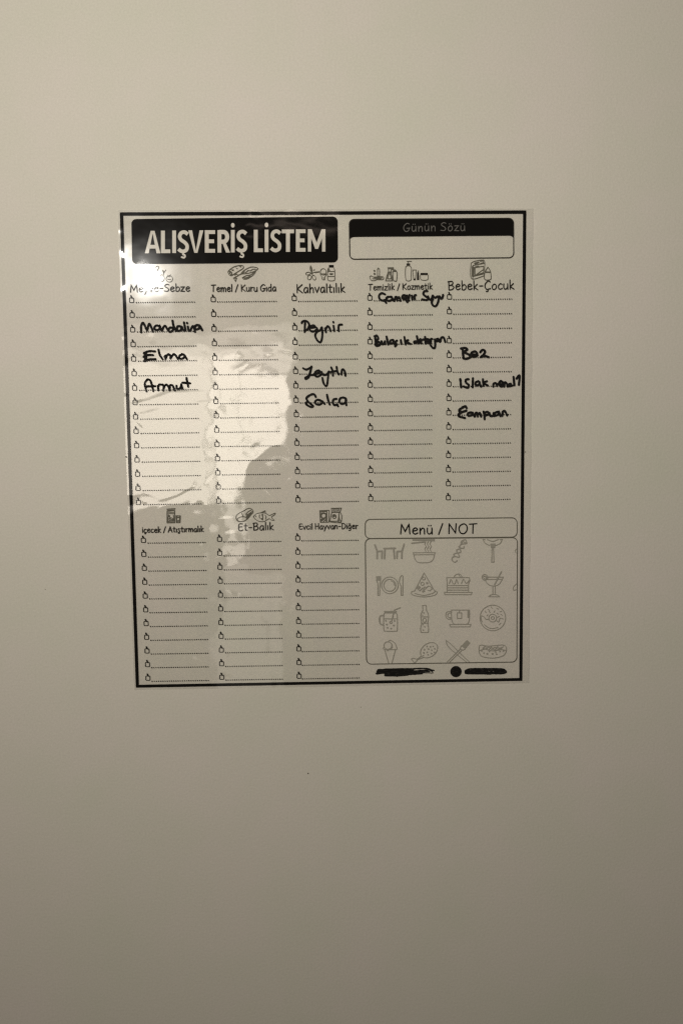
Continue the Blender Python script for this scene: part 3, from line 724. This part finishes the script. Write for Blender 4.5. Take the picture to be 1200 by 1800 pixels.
written(FR, '288,100 240,85 205,118 215,168 255,188 290,178;275,185 305,220;372,135 322,140 308,178 350,192 388,168 380,135;388,150 412,192;420,192 432,140;432,150 452,138 458,188;460,165 488,140 505,192;592,120 542,115 530,155 570,172 600,150;600,118 608,160 622,190;632,108 620,165 602,208 590,195;582,130 560,150;665,120 670,172;705,170 702,120 720,112;882,55 842,58 825,95 860,130 900,150 872,180 808,172;892,130 902,168 938,170 955,120;960,120 990,148 1025,130;1045,130 1032,210 1002,265 965,260 943,215 962,170;1055,130 1070,160 1092,150 1102,110', 3.6, 'black marker words Çamaşır Suyu')
written(FR, '150,700 158,820;140,690 175,682 192,720 165,762 208,772 215,810 170,826;180,790 175,800;240,760 247,797 275,795 287,762;285,765 292,800;310,695 332,805;402,740 365,750 358,790 400,782 407,745;407,760 422,805;455,750 430,780 452,802 430,830;510,745 517,797;560,700 577,805;612,745 577,767 645,797;742,760 700,765 705,782 745,775;735,690 757,792;770,762 800,752 782,730 764,770 802,787;850,700 857,792;820,737 882,730;880,760 910,747 890,732 878,775 920,782;930,782 930,732 950,728;985,735 992,800 985,850 955,850 918,800;1032,725 1000,740 1012,762 1045,742;1045,735 1055,768;1065,762 1077,712 1110,708 1132,770', 3.7, 'black marker words Bulaşık deterjan')
written(FT, '250,110 310,100 345,125 300,162 370,200 385,240 330,265 285,255;275,115 287,255;410,202 490,195 470,155 420,165 400,205 440,235 500,210;540,165 575,130 612,150 592,200 550,237 605,220 668,240', 4.0, 'black marker word Bez')
written(FT, '240,570 252,692;365,570 325,580 325,620 367,660 350,700 290,680;430,558 425,692;512,600 470,622 475,662 520,652 530,612;530,635 552,682;580,572 587,670;640,602 590,627 652,665;735,682 740,640 775,632 792,672;790,650 827,632;830,662 882,632 850,600 820,642 850,680 892,668;900,682 910,620 940,642 952,682;1000,640 960,652 970,675 1022,668;1040,538 1052,662;1085,562 1130,518 1120,655', 3.9, 'black marker words Islak mendil')
written(FT, '335,1005 310,980 240,1020 225,1055 270,1062 330,1045;270,1065 215,1100 222,1130 310,1155;405,1070 357,1085 360,1120 410,1112 427,1075;427,1090 452,1132;460,1132 470,1082 495,1080 502,1132;505,1100 535,1082 552,1132;590,1060 600,1110 605,1172;600,1080 650,1062 672,1095 612,1117;680,1080 690,1122 730,1120 742,1080;740,1085 748,1125;802,1062 760,1080 765,1117 810,1102 817,1062 842,1127;870,1122 880,1062 910,1052 942,1115', 4.0, 'black marker word reading roughly Eampuan')

# blacked-out marks at the foot
FE = (650, 1160, 9.23)
def scribble(frame, passes, width, label):
    ik = Ink(); x0, y0, k = frame
    for ln, w_ in passes:
        q = nums(ln); c = catmull(q, n=8)
        ik.stroke([P(x0+a/k, y0+b/k+random.uniform(-.12, .12)) for a, b in c], w_*PX, step=.8*MM, wob=0.35)
    put('marker_scribble', ik.out(), M_MARK, 2, None, label)
scribble(FE, [('130,155 400,142 640,140 900,135 1010,165', 2.6), ('115,180 300,172 560,165 700,168', 3.2), ('105,215 330,195 560,195 640,188', 3.6),
              ('240,242 420,225 610,228 840,212', 3.4), ('125,168 320,160 520,155 640,158', 3.2), ('118,198 330,212 520,212 700,200', 3.6), ('240,250 430,252 610,240', 2.4), ('430,255 434,262', 2.0), ('560,178 720,172 860,160 990,158', 1.8),
              ('620,205 760,192 900,182 960,184', 2.3), ('600,190 760,182 930,172', 1.3), ('700,215 850,203 1005,208', 1.3), ('940,150 990,160 1030,163', 2.4), ('975,170 1008,185 1010,208', 1.6),
              ('130,165 118,210', 4.0)], 3, 'left marker scribble with a worn right end')
scribble(FD, [('385,1020 450,1002 600,1000 780,1000 900,1005 945,1030', 2.6), ('375,1045 500,1030 700,1022 900,1030 950,1045', 2.8), ('385,1065 500,1068 650,1068 800,1066 900,1065 945,1050', 3.0),
              ('380,1047 520,1052 640,1046 720,1050 830,1045 935,1040', 3.4), ('385,1032 540,1016 700,1012 900,1018', 2.4), ('385,1058 560,1058 700,1058 905,1052', 2.4), ('640,1075 720,1078 740,1072', 1.4), ('805,998 812,990', 1.2), ('375,1030 378,1065', 3.0)], 3, 'right marker scribble')
ik = Ink(); x, z = P(800.5, 1180)
ik.disc((x, z), 10.2*PX, 40); put('round_black_mark', ik.out(), M_MARK, 2, None, 'solid round black mark')
